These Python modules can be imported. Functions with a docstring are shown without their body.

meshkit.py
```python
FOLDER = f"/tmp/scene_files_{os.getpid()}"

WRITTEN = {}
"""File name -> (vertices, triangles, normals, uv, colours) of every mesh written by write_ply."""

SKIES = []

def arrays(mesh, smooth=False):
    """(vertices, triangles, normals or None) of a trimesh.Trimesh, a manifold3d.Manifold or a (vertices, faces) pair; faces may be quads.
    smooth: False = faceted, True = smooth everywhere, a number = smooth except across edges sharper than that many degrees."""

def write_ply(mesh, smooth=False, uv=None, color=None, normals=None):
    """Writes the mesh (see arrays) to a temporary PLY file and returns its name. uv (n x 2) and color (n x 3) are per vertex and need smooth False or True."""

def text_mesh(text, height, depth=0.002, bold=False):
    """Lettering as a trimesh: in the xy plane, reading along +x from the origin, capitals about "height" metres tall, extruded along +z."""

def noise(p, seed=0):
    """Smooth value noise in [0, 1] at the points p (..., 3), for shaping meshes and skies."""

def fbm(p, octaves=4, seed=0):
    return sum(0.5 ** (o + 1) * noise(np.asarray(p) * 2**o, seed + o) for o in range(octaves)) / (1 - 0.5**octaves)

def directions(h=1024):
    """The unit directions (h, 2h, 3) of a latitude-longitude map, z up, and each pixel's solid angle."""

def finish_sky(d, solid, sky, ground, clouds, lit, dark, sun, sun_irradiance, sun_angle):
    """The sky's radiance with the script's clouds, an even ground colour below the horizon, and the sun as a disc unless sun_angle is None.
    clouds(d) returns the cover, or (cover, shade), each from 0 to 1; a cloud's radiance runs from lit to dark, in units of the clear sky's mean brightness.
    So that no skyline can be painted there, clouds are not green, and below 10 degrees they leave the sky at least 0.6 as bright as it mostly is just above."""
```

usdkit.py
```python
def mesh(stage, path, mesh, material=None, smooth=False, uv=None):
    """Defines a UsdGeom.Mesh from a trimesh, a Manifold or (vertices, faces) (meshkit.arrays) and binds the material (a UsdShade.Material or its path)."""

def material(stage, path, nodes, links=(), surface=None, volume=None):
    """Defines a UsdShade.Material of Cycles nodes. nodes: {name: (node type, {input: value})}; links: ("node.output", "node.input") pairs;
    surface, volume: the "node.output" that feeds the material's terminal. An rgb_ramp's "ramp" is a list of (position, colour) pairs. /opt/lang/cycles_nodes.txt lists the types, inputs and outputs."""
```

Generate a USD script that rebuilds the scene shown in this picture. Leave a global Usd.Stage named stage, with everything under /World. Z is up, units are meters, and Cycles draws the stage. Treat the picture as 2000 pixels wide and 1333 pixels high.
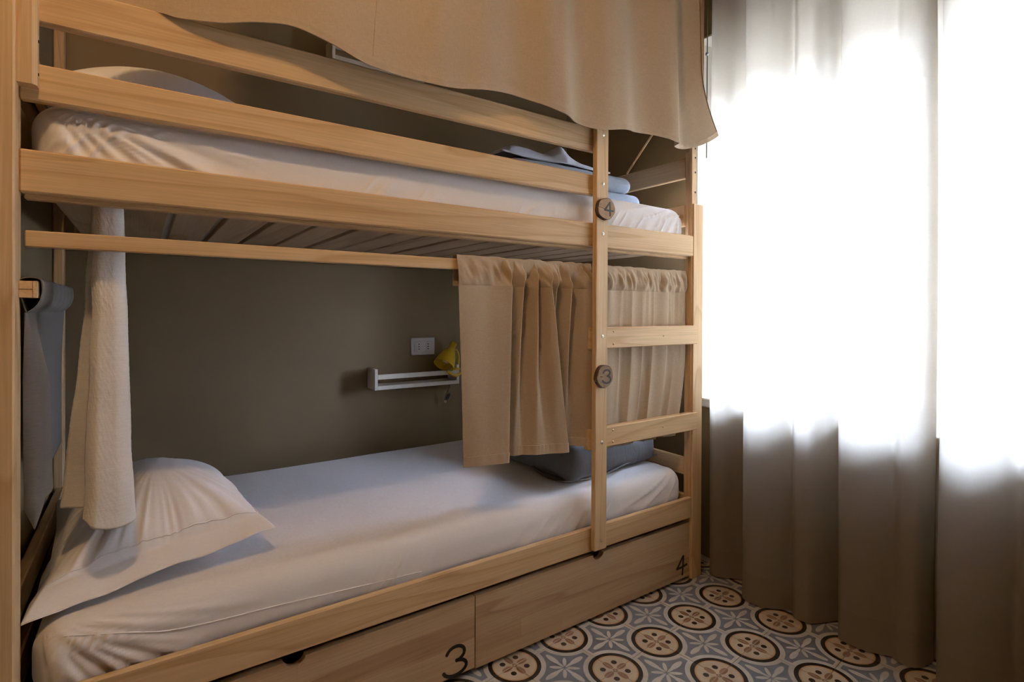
import math
import numpy as np
import trimesh
from scipy.interpolate import PchipInterpolator, CubicSpline
from scipy.ndimage import gaussian_filter
from shapely.geometry import LineString, Polygon, box as sbox
from shapely.ops import unary_union
import meshkit, usdkit
from pxr import Usd, UsdGeom, UsdLux, Gf, Sdf, UsdShade

stage = Usd.Stage.CreateInMemory()
UsdGeom.SetStageUpAxis(stage, 'Z')
UsdGeom.SetStageMetersPerUnit(stage, 1.0)
UsdGeom.Xform.Define(stage, '/World')
UsdGeom.Scope.Define(stage, '/World/Looks')

# ------------------------------------------------------------------ camera, sky, exposure
F_PX, YAW, PITCH, ROLL = 1045.27, 0.96733, -0.004377, 0.00477
CAM = np.array([0.1764, -1.2636, 1.0089])
SHIFT_PX = -56.33
EXPOSURE = 0.65
SKY_COLOR, SKY_STRENGTH = (0.77, 0.88, 1.17), 9.0
SUN_COLOR, SUN_STRENGTH, SUN_DIR = (1.0, 0.88, 0.70), 38.0, (0.62, 0.16, -0.77)
LAMP_COLOR, LAMP_STRENGTH = (1.0, 0.64, 0.33), 165.0
LAMP_POS = (0.10, -0.82, 2.50)

cam = UsdGeom.Camera.Define(stage, '/World/camera')
fw = np.array([math.cos(PITCH) * math.cos(YAW), math.cos(PITCH) * math.sin(YAW), math.sin(PITCH)])
rt = np.array([math.sin(YAW), -math.cos(YAW), 0.0])
up = np.cross(rt, fw)
rt, up = rt * math.cos(ROLL) + up * math.sin(ROLL), -rt * math.sin(ROLL) + up * math.cos(ROLL)
cam.AddTransformOp().Set(Gf.Matrix4d(*rt, 0, *up, 0, *(-fw), 0, *map(float, CAM), 1))
cam.CreateHorizontalApertureAttr(36.0)
cam.CreateVerticalApertureAttr(36.0 * 1333 / 2000)
cam.CreateFocalLengthAttr(36.0 * F_PX / 2000)
cam.CreateVerticalApertureOffsetAttr(SHIFT_PX * 36.0 / 2000)
cam.CreateClippingRangeAttr(Gf.Vec2f(0.05, 1000))
cam.CreateExposureAttr(EXPOSURE)
cam.CreateFStopAttr(0.0)

dome = UsdLux.DomeLight.Define(stage, '/World/sky')
dome.CreateColorAttr(Gf.Vec3f(*SKY_COLOR))
dome.CreateIntensityAttr(SKY_STRENGTH)

sun = UsdLux.DistantLight.Define(stage, '/World/sun')
sun.CreateAngleAttr(0.53)
sun.CreateColorAttr(Gf.Vec3f(*SUN_COLOR))
sun.CreateIntensityAttr(SUN_STRENGTH)
_d = Gf.Vec3d(*SUN_DIR).GetNormalized()
sun.AddTransformOp().Set(Gf.Matrix4d().SetRotate(Gf.Rotation(Gf.Vec3d(0, 0, -1), _d)))

# ------------------------------------------------------------------ helpers
used = {}


def numbered(parent, name):
    k = (parent, name)
    n = used.get(k, 0)
    used[k] = n + 1
    return name if n == 0 else f'{name}_{n:03d}'


class Node:
    def __init__(self, path, loc):
        self.path, self.loc = path, np.array(loc, float)

    @property
    def prim(self):
        return stage.GetPrimAtPath(self.path)


def tag(prim, label=None, cat=None, group=None, kind=None):
    for k, v in (('label', label), ('category', cat), ('group', group), ('kind', kind)):
        if v:
            prim.SetCustomDataByKey(k, v)


def thing(name, label, cat, loc=(0, 0, 0), group=None, kind=None):
    path = '/World/' + numbered('/World', name)
    x = UsdGeom.Xform.Define(stage, path)
    x.AddTranslateOp().Set(Gf.Vec3d(*map(float, loc)))
    tag(x.GetPrim(), label, cat, group, kind)
    return Node(path, loc)


def part(parent, name, mesh, mat, label=None, smooth=False, kind=None):
    """a mesh given in world coordinates, as a child of parent (or top level when parent is None)"""
    ppath = parent.path if parent else '/World'
    loc = parent.loc if parent else np.zeros(3)
    v, f = tomesh(mesh)
    path = ppath + '/' + numbered(ppath, name)
    m = usdkit.mesh(stage, path, (v - loc, f), M[mat], smooth=smooth)
    tag(m.GetPrim(), label=label, kind=kind)
    return Node(path, loc)


def struct(name, mesh, mat, label=None, smooth=False):
    n = part(None, name, mesh, mat, smooth=smooth)
    tag(n.prim, label, None, None, 'structure')
    return n


def tomesh(m):
    if hasattr(m, 'vertices'):
        return np.array(m.vertices, float), np.array(m.faces, int)
    v, f = np.asarray(m[0], float), np.asarray(m[1], int)
    if f.shape[1] == 4:
        f = np.vstack([f[:, [0, 1, 2]], f[:, [0, 2, 3]]])
    return v, f


def join(*ms):
    vs, fs, n = [], [], 0
    for m in ms:
        v, f = tomesh(m)
        vs.append(v)
        fs.append(f + n)
        n += len(v)
    return np.vstack(vs), np.vstack(fs)


BOX = None


def board(x0, x1, y0, y1, z0, z1, c=0.002):
    """a box with chamfered edges"""
    c = min(c, 0.3 * min(x1 - x0, y1 - y0, z1 - z0))
    pts = []
    for sx in (0, 1):
        for sy in (0, 1):
            for sz in (0, 1):
                p = np.array([(x0, x1)[sx], (y0, y1)[sy], (z0, z1)[sz]])
                d = np.array([1 - 2 * sx, 1 - 2 * sy, 1 - 2 * sz]) * c
                for k in range(3):
                    e = d.copy()
                    e[k] = 0
                    pts.append(p + e)
    h = trimesh.convex.convex_hull(np.array(pts))
    return np.array(h.vertices), np.array(h.faces)


def rot(m, axis, ang, about):
    v, f = tomesh(m)
    R = trimesh.transformations.rotation_matrix(ang, axis, about)
    return trimesh.transformations.transform_points(v, R), f


def grid(P, thick=0.0):
    """quad sheet from P (m,n,3); thick makes it a closed shell"""
    m, n = P.shape[:2]
    idx = np.arange(m * n).reshape(m, n)
    q = np.stack([idx[:-1, :-1], idx[1:, :-1], idx[1:, 1:], idx[:-1, 1:]], -1).reshape(-1, 4)
    f = np.vstack([q[:, [0, 1, 2]], q[:, [0, 2, 3]]])
    v = P.reshape(-1, 3)
    if not thick:
        return v, f
    du, dv = np.gradient(P, axis=0), np.gradient(P, axis=1)
    nrm = np.cross(du, dv)
    nrm /= np.maximum(np.linalg.norm(nrm, axis=2, keepdims=True), 1e-9)
    nr = nrm.reshape(-1, 3)
    N = m * n
    vv = np.vstack([v + nr * thick / 2, v - nr * thick / 2])
    rim = np.concatenate([idx[0, :], idx[1:, -1], idx[-1, -2::-1], idx[-2:0:-1, 0]])
    r2 = np.roll(rim, -1)
    side = np.vstack([np.stack([rim, r2, r2 + N], 1), np.stack([rim, r2 + N, rim + N], 1)])
    return vv, np.vstack([f, f[:, ::-1] + N, side])


def spline(pts, n, kind=PchipInterpolator, dense=None):
    pts = np.asarray(pts, float)
    d = np.r_[0, np.cumsum(np.linalg.norm(np.diff(pts, axis=0), axis=1))]
    s = np.linspace(0, d[-1], n) if dense is None else dense * d[-1]
    return kind(d, pts, axis=0)(s)


def splinek(pts, n):
    """spline with the control points at even parameters, so that two lists with equal lengths correspond"""
    pts = np.asarray(pts, float)
    return PchipInterpolator(np.arange(len(pts)), pts, axis=0)(np.linspace(0, len(pts) - 1, n))


def softbox(lo, hi, r, step=0.02, seg=4):
    """a box with round edges, finely meshed"""
    lo, hi = np.array(lo, float), np.array(hi, float)
    axes = []
    for k in range(3):
        L = hi[k] - lo[k]
        rr = min(r, L / 2 * 0.999)
        n = max(2, int((L - 2 * rr) / np.broadcast_to(step, 3)[k]) + 1)
        a = np.r_[lo[k] + rr * (1 - np.cos(np.linspace(0, np.pi / 2, seg + 1)))[:-1] * 1.0,
                  np.linspace(lo[k] + rr, hi[k] - rr, n), (hi[k] - rr * (1 - np.cos(np.linspace(0, np.pi / 2, seg + 1)))[:-1])[::-1]]
        axes.append(a)
    ms = []
    for k in range(3):
        i, j = [q for q in range(3) if q != k]
        A, B = np.meshgrid(axes[i], axes[j], indexing='ij')
        for s in (0, 1):
            P = np.zeros(A.shape + (3,))
            P[..., i], P[..., j], P[..., k] = A, B, (lo[k], hi[k])[s]
            v, f = grid(P)
            flip = (s == 1) != (k == 1)
            ms.append((v, f if flip else f[:, ::-1]))
    v, f = join(*ms)
    m = trimesh.Trimesh(v, f, process=False)
    m.merge_vertices(digits_vertex=7)
    v = np.array(m.vertices)
    rr = np.minimum(r, (hi - lo) / 2 * 0.999)
    inner = np.clip(v, lo + rr, hi - rr)
    d = (v - inner) / rr
    # the corner cube is mapped on to its ball
    ln = np.linalg.norm(d, axis=1)
    mx = np.abs(d).max(1)
    on = ln > 1e-9
    d[on] = d[on] * (mx[on] / ln[on])[:, None]
    v = inner + d * rr
    m.vertices = v
    m.fix_normals()
    return m


def displace(m, fn):
    """moves the vertices along their normals by fn(v, normals)"""
    v, f = tomesh(m)
    t = trimesh.Trimesh(v, f, process=False)
    n = np.array(t.vertex_normals)
    return v + n * fn(v, n)[:, None], f


def nz(v, s, seed=0):
    return meshkit.noise(np.asarray(v) * np.asarray(s, float), seed) * 2 - 1


def lathe(profile, n=32, close=True):
    """profile (r, z) turned about z"""
    pr = np.asarray(profile, float)
    a = np.linspace(0, 2 * np.pi, n, endpoint=False)
    P = np.stack([pr[:, 0][:, None] * np.cos(a), pr[:, 0][:, None] * np.sin(a), np.repeat(pr[:, 1][:, None], n, 1)], -1)
    m = len(pr)
    idx = np.arange(m * n).reshape(m, n)
    nx = np.roll(idx, -1, 1)
    f = np.stack([idx[:-1], nx[:-1], nx[1:], idx[1:]], -1).reshape(-1, 4)
    return P.reshape(-1, 3), np.vstack([f[:, [0, 1, 2]], f[:, [0, 2, 3]]])


def orient(m, axis, origin):
    """turns local z to axis and moves it to origin"""
    v, f = tomesh(m)
    a = np.asarray(axis, float)
    a /= np.linalg.norm(a)
    R = trimesh.geometry.align_vectors([0, 0, 1], a)
    return v @ R[:3, :3].T + np.asarray(origin, float), f


def tube(path, r, n=8, sub=0):
    p = np.asarray(path, float)
    if sub:
        p = spline(p, sub, CubicSpline)
    t = np.gradient(p, axis=0)
    t /= np.linalg.norm(t, axis=1, keepdims=True)
    ref = np.array([0.3, 0.5, 0.81])
    a = np.cross(t, ref)
    a /= np.linalg.norm(a, axis=1, keepdims=True)
    b = np.cross(t, a)
    th = np.linspace(0, 2 * np.pi, n, endpoint=False)
    r = np.broadcast_to(r, (len(p),))
    P = p[:, None] + (a[:, None] * np.cos(th)[None, :, None] + b[:, None] * np.sin(th)[None, :, None]) * r[:, None, None]
    m = len(p)
    idx = np.arange(m * n).reshape(m, n)
    nx = np.roll(idx, -1, 1)
    f = np.stack([idx[:-1], idx[1:], nx[1:], nx[:-1]], -1).reshape(-1, 4)
    f = np.vstack([f[:, [0, 1, 2]], f[:, [0, 2, 3]]])
    c0 = np.stack([np.full(n, m * n), idx[0], nx[0]], 1)
    c1 = np.stack([np.full(n, m * n + 1), nx[-1], idx[-1]], 1)
    return np.vstack([P.reshape(-1, 3), p[:1], p[-1:]]), np.vstack([f, c0, c1])


def extrude(poly, h):
    gs = getattr(poly, 'geoms', [poly])
    return join(*[trimesh.creation.extrude_polygon(g, h, engine='earcut') for g in gs])


def facing(m, x, y, z, s=1.0):
    """a flat extrusion in xy put upright: its x along world X, its y along Z, its thickness towards -Y, from plane y"""
    v, f = tomesh(m)
    return np.stack([x + v[:, 0] * s, y - v[:, 2], z + v[:, 1] * s], 1), f


# ------------------------------------------------------------------ materials
M = {}


def mat(name, nodes, links, surface):
    M[name] = usdkit.material(stage, '/World/Looks/' + name, nodes, links, surface=surface)


def plain(name, col, rough=0.6, spec=0.4, metal=0.0, bump=None, var=0.0, vscale=8.0):
    nodes = {'p': ('principled_bsdf', {'base_color': col, 'roughness': rough, 'specular_ior_level': spec, 'metallic': metal})}
    links = []
    nodes['tc'] = ('texture_coordinate', {})
    if var:
        nodes['n'] = ('noise_texture', {'scale': vscale, 'detail': 4.0})
        lo, hi = [c * (1 - var) for c in col], [min(1, c * (1 + var)) for c in col]
        nodes['r'] = ('rgb_ramp', {'ramp': [(0.3, lo), (0.7, hi)]})
        links += [('tc.object', 'n.vector'), ('n.fac', 'r.fac'), ('r.color', 'p.base_color')]
    if bump:
        s, d, st = bump
        nodes['bn'] = ('noise_texture', {'scale': s, 'detail': 4.0, 'roughness': 0.6})
        nodes['b'] = ('bump', {'distance': d, 'strength': st})
        links += [('tc.object', 'bn.vector'), ('bn.fac', 'b.height'), ('b.normal', 'p.normal')]
    mat(name, nodes, links, 'p.BSDF')


def wood(name, axis, light, mid, dark, rough=0.48, rings=9.0, across=7.0, staves=None):
    sc = [across, across, across]
    sc[axis] = 0.55
    fs = [260.0, 260.0, 260.0]
    fs[axis] = 5.0
    nodes = {
        'tc': ('texture_coordinate', {}),
        'oi': ('object_info', {}),
        'off': ('vector_math', {'math_type': 'multiply_add', 'vector2': (31.0, 17.0, 23.0)}),
        'cx': ('combine_xyz', {}),
        'mp': ('mapping', {'scale': tuple(sc)}),
        'n': ('noise_texture', {'scale': 1.0, 'detail': 2.0, 'roughness': 0.45, 'distortion': 0.35}),
        'k': ('math', {'math_type': 'multiply', 'value2': rings}),
        'fr': ('math', {'math_type': 'fraction'}),
        'r': ('rgb_ramp', {'ramp': [(0.0, light), (0.45, light), (0.75, mid), (0.93, dark), (1.0, light)]}),
        'mf': ('mapping', {'scale': tuple(fs)}),
        'nf': ('noise_texture', {'scale': 1.0, 'detail': 3.0}),
        'rf': ('rgb_ramp', {'ramp': [(0.3, (0.86, 0.86, 0.86)), (0.7, (1.05, 1.05, 1.05))]}),
        'mx': ('mix', {'mix_type': 'multiply', 'fac': 1.0}),
        'big': ('noise_texture', {'scale': 1.3, 'detail': 1.0}),
        'rb': ('rgb_ramp', {'ramp': [(0.3, (0.9, 0.86, 0.8)), (0.7, (1.04, 1.03, 1.02))]}),
        'mx2': ('mix', {'mix_type': 'multiply', 'fac': 1.0}),
        'b': ('bump', {'distance': 0.0006, 'strength': 0.25}),
        'p': ('principled_bsdf', {'roughness': rough, 'specular_ior_level': 0.35}),
    }
    links = [('oi.random', 'cx.x'), ('oi.random', 'cx.y'), ('oi.random', 'cx.z'), ('cx.vector', 'off.vector1'), ('tc.object', 'off.vector3'),
             ('off.vector', 'mp.vector'), ('mp.vector', 'n.vector'), ('n.fac', 'k.value1'), ('k.value', 'fr.value1'), ('fr.value', 'r.fac'),
             ('tc.object', 'mf.vector'), ('mf.vector', 'nf.vector'), ('nf.fac', 'rf.fac'), ('r.color', 'mx.color1'), ('rf.color', 'mx.color2'),
             ('mp.vector', 'big.vector'), ('big.fac', 'rb.fac'), ('mx.color', 'mx2.color1'), ('rb.color', 'mx2.color2'), ('nf.fac', 'b.height'),
             ('b.normal', 'p.normal')]
    last = 'mx2.color'
    if staves:
        nodes['sx'] = ('separate_xyz', {})
        nodes['sc'] = ('combine_xyz', {})
        nodes['br'] = ('brick_texture', {'color1': (1.0, 0.99, 0.96), 'color2': (0.86, 0.80, 0.74), 'mortar': (0.84, 0.78, 0.72), 'scale': 1.0, 'mortar_size': 0.0004,
                                         'brick_width': staves[0], 'row_height': staves[1], 'bias': 0.0})
        nodes['mx3'] = ('mix', {'mix_type': 'multiply', 'fac': 0.8})
        links += [('tc.object', 'sx.vector'), ('sx.x', 'sc.x'), ('sx.z', 'sc.y'), ('sc.vector', 'br.vector'), (last, 'mx3.color1'), ('br.color', 'mx3.color2')]
        last = 'mx3.color'
    links.append((last, 'p.base_color'))
    mat(name, nodes, links, 'p.BSDF')


PL, PM, PD = (0.70, 0.49, 0.275), (0.665, 0.45, 0.24), (0.59, 0.38, 0.19)
wood('pine_along', 0, PL, PM, PD)
wood('pine_deep', 1, PL, PM, PD)
wood('pine_upright', 2, PL, PM, PD)
wood('pine_slat', 1, (0.50, 0.37, 0.25), (0.46, 0.33, 0.215), (0.38, 0.26, 0.16), rings=4.0, across=5.0)
wood('rubberwood', 0, (0.56, 0.40, 0.25), (0.53, 0.37, 0.22), (0.45, 0.29, 0.17), rings=6.0, across=5.0, staves=(0.31, 0.052))
plain('end_grain', (0.66, 0.48, 0.30), 0.7, bump=(400, 0.001, 0.6), var=0.2, vscale=260)
plain('screw_steel', (0.86, 0.82, 0.74), 0.38, 0.5, 1.0)
plain('brass', (0.72, 0.55, 0.30), 0.3, 0.5, 1.0)
plain('black_paint', (0.012, 0.011, 0.010), 0.45)
plain('bark', (0.10, 0.06, 0.035), 0.85, bump=(160, 0.003, 1.0), var=0.4, vscale=120)
plain('slice_wood', (0.36, 0.22, 0.12), 0.65, bump=(220, 0.001, 0.4), var=0.25, vscale=70)
plain('slice_wood_dark', (0.27, 0.17, 0.095), 0.7, bump=(220, 0.001, 0.4), var=0.35, vscale=70)
plain('wall_olive', (0.255, 0.190, 0.108), 0.75, 0.25, bump=(60, 0.002, 0.25), var=0.06, vscale=3)
plain('wall_cream', (0.30, 0.24, 0.155), 0.8, 0.2, bump=(60, 0.002, 0.2))
plain('ceiling_white', (0.55, 0.50, 0.42), 0.9, 0.2)
plain('reveal_white', (0.80, 0.76, 0.66), 0.8, 0.2, bump=(80, 0.002, 0.2))
plain('sill_marble', (0.72, 0.70, 0.64), 0.3, 0.5, var=0.08, vscale=14)
plain('white_plastic', (0.74, 0.74, 0.76), 0.3, 0.5)
plain('dark_hole', (0.01, 0.01, 0.01), 0.8)
plain('rack_wood', (0.78, 0.73, 0.64), 0.55, var=0.06, vscale=20)
plain('yellow_enamel', (0.72, 0.47, 0.025), 0.32, 0.5)
plain('lamp_inside', (0.80, 0.72, 0.50), 0.5)
plain('cord_grey', (0.18, 0.17, 0.17), 0.5)
plain('pavement', (0.48, 0.44, 0.37), 0.9)
plain('edge_brown', (0.20, 0.13, 0.075), 0.9)
plain('cord_olive', (0.20, 0.18, 0.10), 0.7)
plain('grout', (0.46, 0.42, 0.37), 0.9)
plain('shutter_tan', (0.52, 0.43, 0.28), 0.6)
plain('window_white', (0.82, 0.82, 0.80), 0.35)
plain('paper_tag', (0.75, 0.75, 0.75), 0.6)


def fabric(name, col, rough=0.9, weave=900.0, bump=0.35, trans=0.0, sheer=0.0, tcol=None, var=0.05, sheen=0.15, slub=None, wr=None):
    """woven cloth; trans: share of light scattered through, sheer: share going straight between the threads"""
    lo, hi = [c * (1 - var) for c in col], [min(1, c * (1 + var)) for c in col]
    nodes = {
        'tc': ('texture_coordinate', {}),
        'm1': ('mapping', {'scale': (weave, weave, weave * 0.12) if slub else (weave, weave, weave)}),
        'n': ('noise_texture', {'scale': 1.0, 'detail': 2.0}),
        'm2': ('mapping', {'scale': (weave * 0.1, weave * 0.1, weave)}),
        'n2': ('noise_texture', {'scale': 1.0, 'detail': 2.0}),
        'ad': ('math', {'math_type': 'add'}),
        'hf': ('math', {'math_type': 'multiply', 'value2': 0.5}),
        'r': ('rgb_ramp', {'ramp': [(0.35, lo), (0.65, hi)]}),
        'b': ('bump', {'distance': 0.0006, 'strength': bump}),
        'p': ('principled_bsdf', {'roughness': rough, 'specular_ior_level': 0.15, 'sheen_weight': sheen, 'sheen_roughness': 0.4}),
    }
    links = [('tc.object', 'm1.vector'), ('m1.vector', 'n.vector'), ('tc.object', 'm2.vector'), ('m2.vector', 'n2.vector'), ('n.fac', 'ad.value1'), ('n2.fac', 'ad.value2'),
             ('ad.value', 'hf.value1'), ('hf.value', 'r.fac'), ('hf.value', 'b.height'), ('r.color', 'p.base_color'), ('b.normal', 'p.normal')]
    if wr:   # soft creases pressed into the cloth
        s, d, st = wr
        nodes['wm'] = ('mapping', {'scale': s})
        nodes['wn'] = ('noise_texture', {'scale': 1.0, 'detail': 3.0, 'distortion': 0.8})
        nodes['wb'] = ('bump', {'distance': d, 'strength': st})
        links += [('tc.object', 'wm.vector'), ('wm.vector', 'wn.vector'), ('wn.fac', 'wb.height'), ('wb.normal', 'b.normal')]
    out = 'p.BSDF'
    if trans:
        nodes['t'] = ('translucent_bsdf', {'color': tcol or col})
        nodes['mt'] = ('mix_closure', {'fac': trans})
        links += [(out, 'mt.closure1'), ('t.BSDF', 'mt.closure2')]
        out = 'mt.closure'
    if sheer:
        nodes['x'] = ('transparent_bsdf', {'color': (1, 1, 1)})
        nodes['ms'] = ('mix_closure', {'fac': sheer})
        links += [(out, 'ms.closure1'), ('x.BSDF', 'ms.closure2')]
        out = 'ms.closure'
    mat(name, nodes, links, out)


fabric('sheet_white', (0.83, 0.81, 0.825), weave=1400, bump=0.12, sheen=0.1, wr=((7, 16, 9), 0.006, 0.25))
fabric('pillow_white', (0.84, 0.82, 0.83), weave=1400, bump=0.12, sheen=0.1, wr=((12, 9, 10), 0.006, 0.35))
fabric('terry_white', (0.83, 0.80, 0.785), weave=420, bump=0.9, sheen=0.3)
fabric('twill_tan', (0.50, 0.385, 0.27), weave=800, bump=0.5, trans=0.10, var=0.09, tcol=(0.6, 0.42, 0.25), sheen=0.12, slub=True)
fabric('twill_tan_hem', (0.48, 0.37, 0.258), weave=800, bump=0.6, var=0.09, sheen=0.12)
fabric('voile_beige', (0.30, 0.245, 0.19), weave=700, bump=0.3, trans=0.46, sheer=0.016, tcol=(0.54, 0.50, 0.425), var=0.08, sheen=0.0, slub=True)
fabric('voile_hem', (0.30, 0.245, 0.19), weave=700, bump=0.3, trans=0.42, sheer=0.01, tcol=(0.52, 0.48, 0.40), var=0.08, sheen=0.0)
fabric('grey_cotton', (0.165, 0.16, 0.16), weave=1100, bump=0.3, wr=((60, 60, 22), 0.004, 0.5))
fabric('slate_blue_cotton', (0.34, 0.37, 0.42), weave=1100, bump=0.3, wr=((30, 30, 30), 0.004, 0.5))
fabric('pale_blue_cotton', (0.64, 0.66, 0.74), weave=1100, bump=0.3, wr=((40, 30, 30), 0.004, 0.5))
fabric('grey_linen', (0.175, 0.163, 0.155), weave=700, bump=0.5, var=0.1)


# --- cement tile: flat print (circles on the corners, an eight-petalled star in the middle)
TILE, TH = 0.2, 0.11334
T0 = np.array([1.267, -0.2])                # a circle centre, world xy


def tile_material():
    nd, lk = {}, []
    cnt = [0]

    def new(kind, inputs=None, **links):
        cnt[0] += 1
        nm = f'q{cnt[0]}'
        nd[nm] = (kind, inputs or {})
        for k, v in links.items():
            lk.append((v, f'{nm}.{k}'))
        return nm

    def mth(op, a, b=None, c=None):
        inp, l = {'math_type': op}, {}
        for k, x in (('value1', a), ('value2', b), ('value3', c)):
            if isinstance(x, str):
                l[k] = x
            elif x is not None:
                inp[k] = x
        return new('math', inp, **l) + '.value'

    g = new('geometry')
    sx = new('separate_xyz', vector=f'{g}.position')
    c, s = math.cos(TH) / TILE, math.sin(TH) / TILE
    dx, dy = mth('subtract', f'{sx}.x', float(T0[0])), mth('subtract', f'{sx}.y', float(T0[1]))
    u = mth('add', mth('multiply', dx, c), mth('multiply', dy, s))
    v = mth('subtract', mth('multiply', dy, c), mth('multiply', dx, s))
    a = mth('absolute', mth('subtract', mth('subtract', u, mth('floor', u)), 0.5))
    b = mth('absolute', mth('subtract', mth('subtract', v, mth('floor', v)), 0.5))
    cx, cy = mth('subtract', 0.5, a), mth('subtract', 0.5, b)
    r = mth('sqrt', mth('add', mth('multiply', cx, cx), mth('multiply', cy, cy)))
    soft = 0.008

    def below(x, t, w=soft):                # 1 where x < t
        n = new('map_range', {'range_type': 'smoothstep', 'from_min': t - w / 2, 'from_max': t + w / 2, 'to_min': 1.0, 'to_max': 0.0, 'clamp': True}, value=x)
        return f'{n}.result'

    def ell(x, y, x0, y0, rx, ry):          # 1 inside an ellipse
        ex, ey = mth('divide', mth('subtract', x, x0), rx), mth('divide', mth('subtract', y, y0), ry)
        d = mth('add', mth('multiply', ex, ex), mth('multiply', ey, ey))
        return below(d, 1.0, 0.35)

    def rgb(col):
        return f"{new('color', {'value': col})}.color"

    def over(base, col, m):
        return new('mix', {'mix_type': 'mix', 'color2': col}, fac=m, color1=base) + '.color'

    mx_ = lambda p, q: mth('maximum', p, q)
    # star ground and its petals
    col = rgb((0.235, 0.265, 0.32))
    lo, hi = mth('minimum', a, b), mth('maximum', a, b)
    long_ = ell(hi, lo, 0.245, 0.0, 0.125, 0.042)
    long2 = ell(hi, lo, 0.13, 0.0, 0.11, 0.022)
    dg, dt = mth('multiply', mth('add', a, b), 0.7071), mth('multiply', mth('subtract', a, b), 0.7071)
    short_ = ell(dg, dt, 0.125, 0.0, 0.09, 0.028)
    white = (0.62, 0.59, 0.55)
    col = over(col, white, mx_(mx_(long_, long2), short_))
    # white band about the circle and bridges between circles
    col = over(col, white, mx_(below(r, 0.447), mth('subtract', 1.0, below(hi, 0.452))))
    col = over(col, (0.035, 0.029, 0.027), below(r, 0.378))
    col = over(col, (0.62, 0.36, 0.17), below(r, 0.318))
    col = over(col, (0.64, 0.53, 0.40), below(r, 0.297, 0.03))
    clo, chi = mth('minimum', cx, cy), mth('maximum', cx, cy)
    pet = mth('multiply', ell(chi, clo, 0.135, 0.0, 0.088, 0.045), mth('subtract', 1.0, below(clo, 0.006, 0.006)))
    col = over(col, (0.36, 0.20, 0.13), pet)
    col = over(col, (0.045, 0.035, 0.032), mx_(ell(cx, cy, 0.122, 0.122, 0.041, 0.041), 0.0))
    col = over(col, (0.42, 0.27, 0.19), mth('multiply', below(r, 0.036), mth('subtract', 1.0, below(r, 0.018))))
    # worn cement
    tn = new('noise_texture', {'scale': 26.0, 'detail': 4.0}, vector=f'{g}.position')
    tr = new('rgb_ramp', {'ramp': [(0.3, (0.86, 0.86, 0.86)), (0.7, (1.06, 1.06, 1.06))]}, fac=f'{tn}.fac')
    oi = new('object_info')
    orr = new('rgb_ramp', {'ramp': [(0.0, (0.92, 0.93, 0.94)), (1.0, (1.04, 1.03, 1.0))]}, fac=f'{oi}.random')
    m1 = new('mix', {'mix_type': 'multiply', 'fac': 1.0}, color1=col, color2=f'{tr}.color')
    m2 = new('mix', {'mix_type': 'multiply', 'fac': 1.0}, color1=f'{m1}.color', color2=f'{orr}.color')
    m2 = new('mix', {'mix_type': 'multiply', 'fac': 1.0, 'color2': (0.82, 0.82, 0.83)}, color1=f'{m2}.color')
    p = new('principled_bsdf', {'roughness': 0.42, 'specular_ior_level': 0.4}, base_color=f'{m2}.color')
    mat('cement_tile', nd, lk, f'{p}.BSDF')


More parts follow.
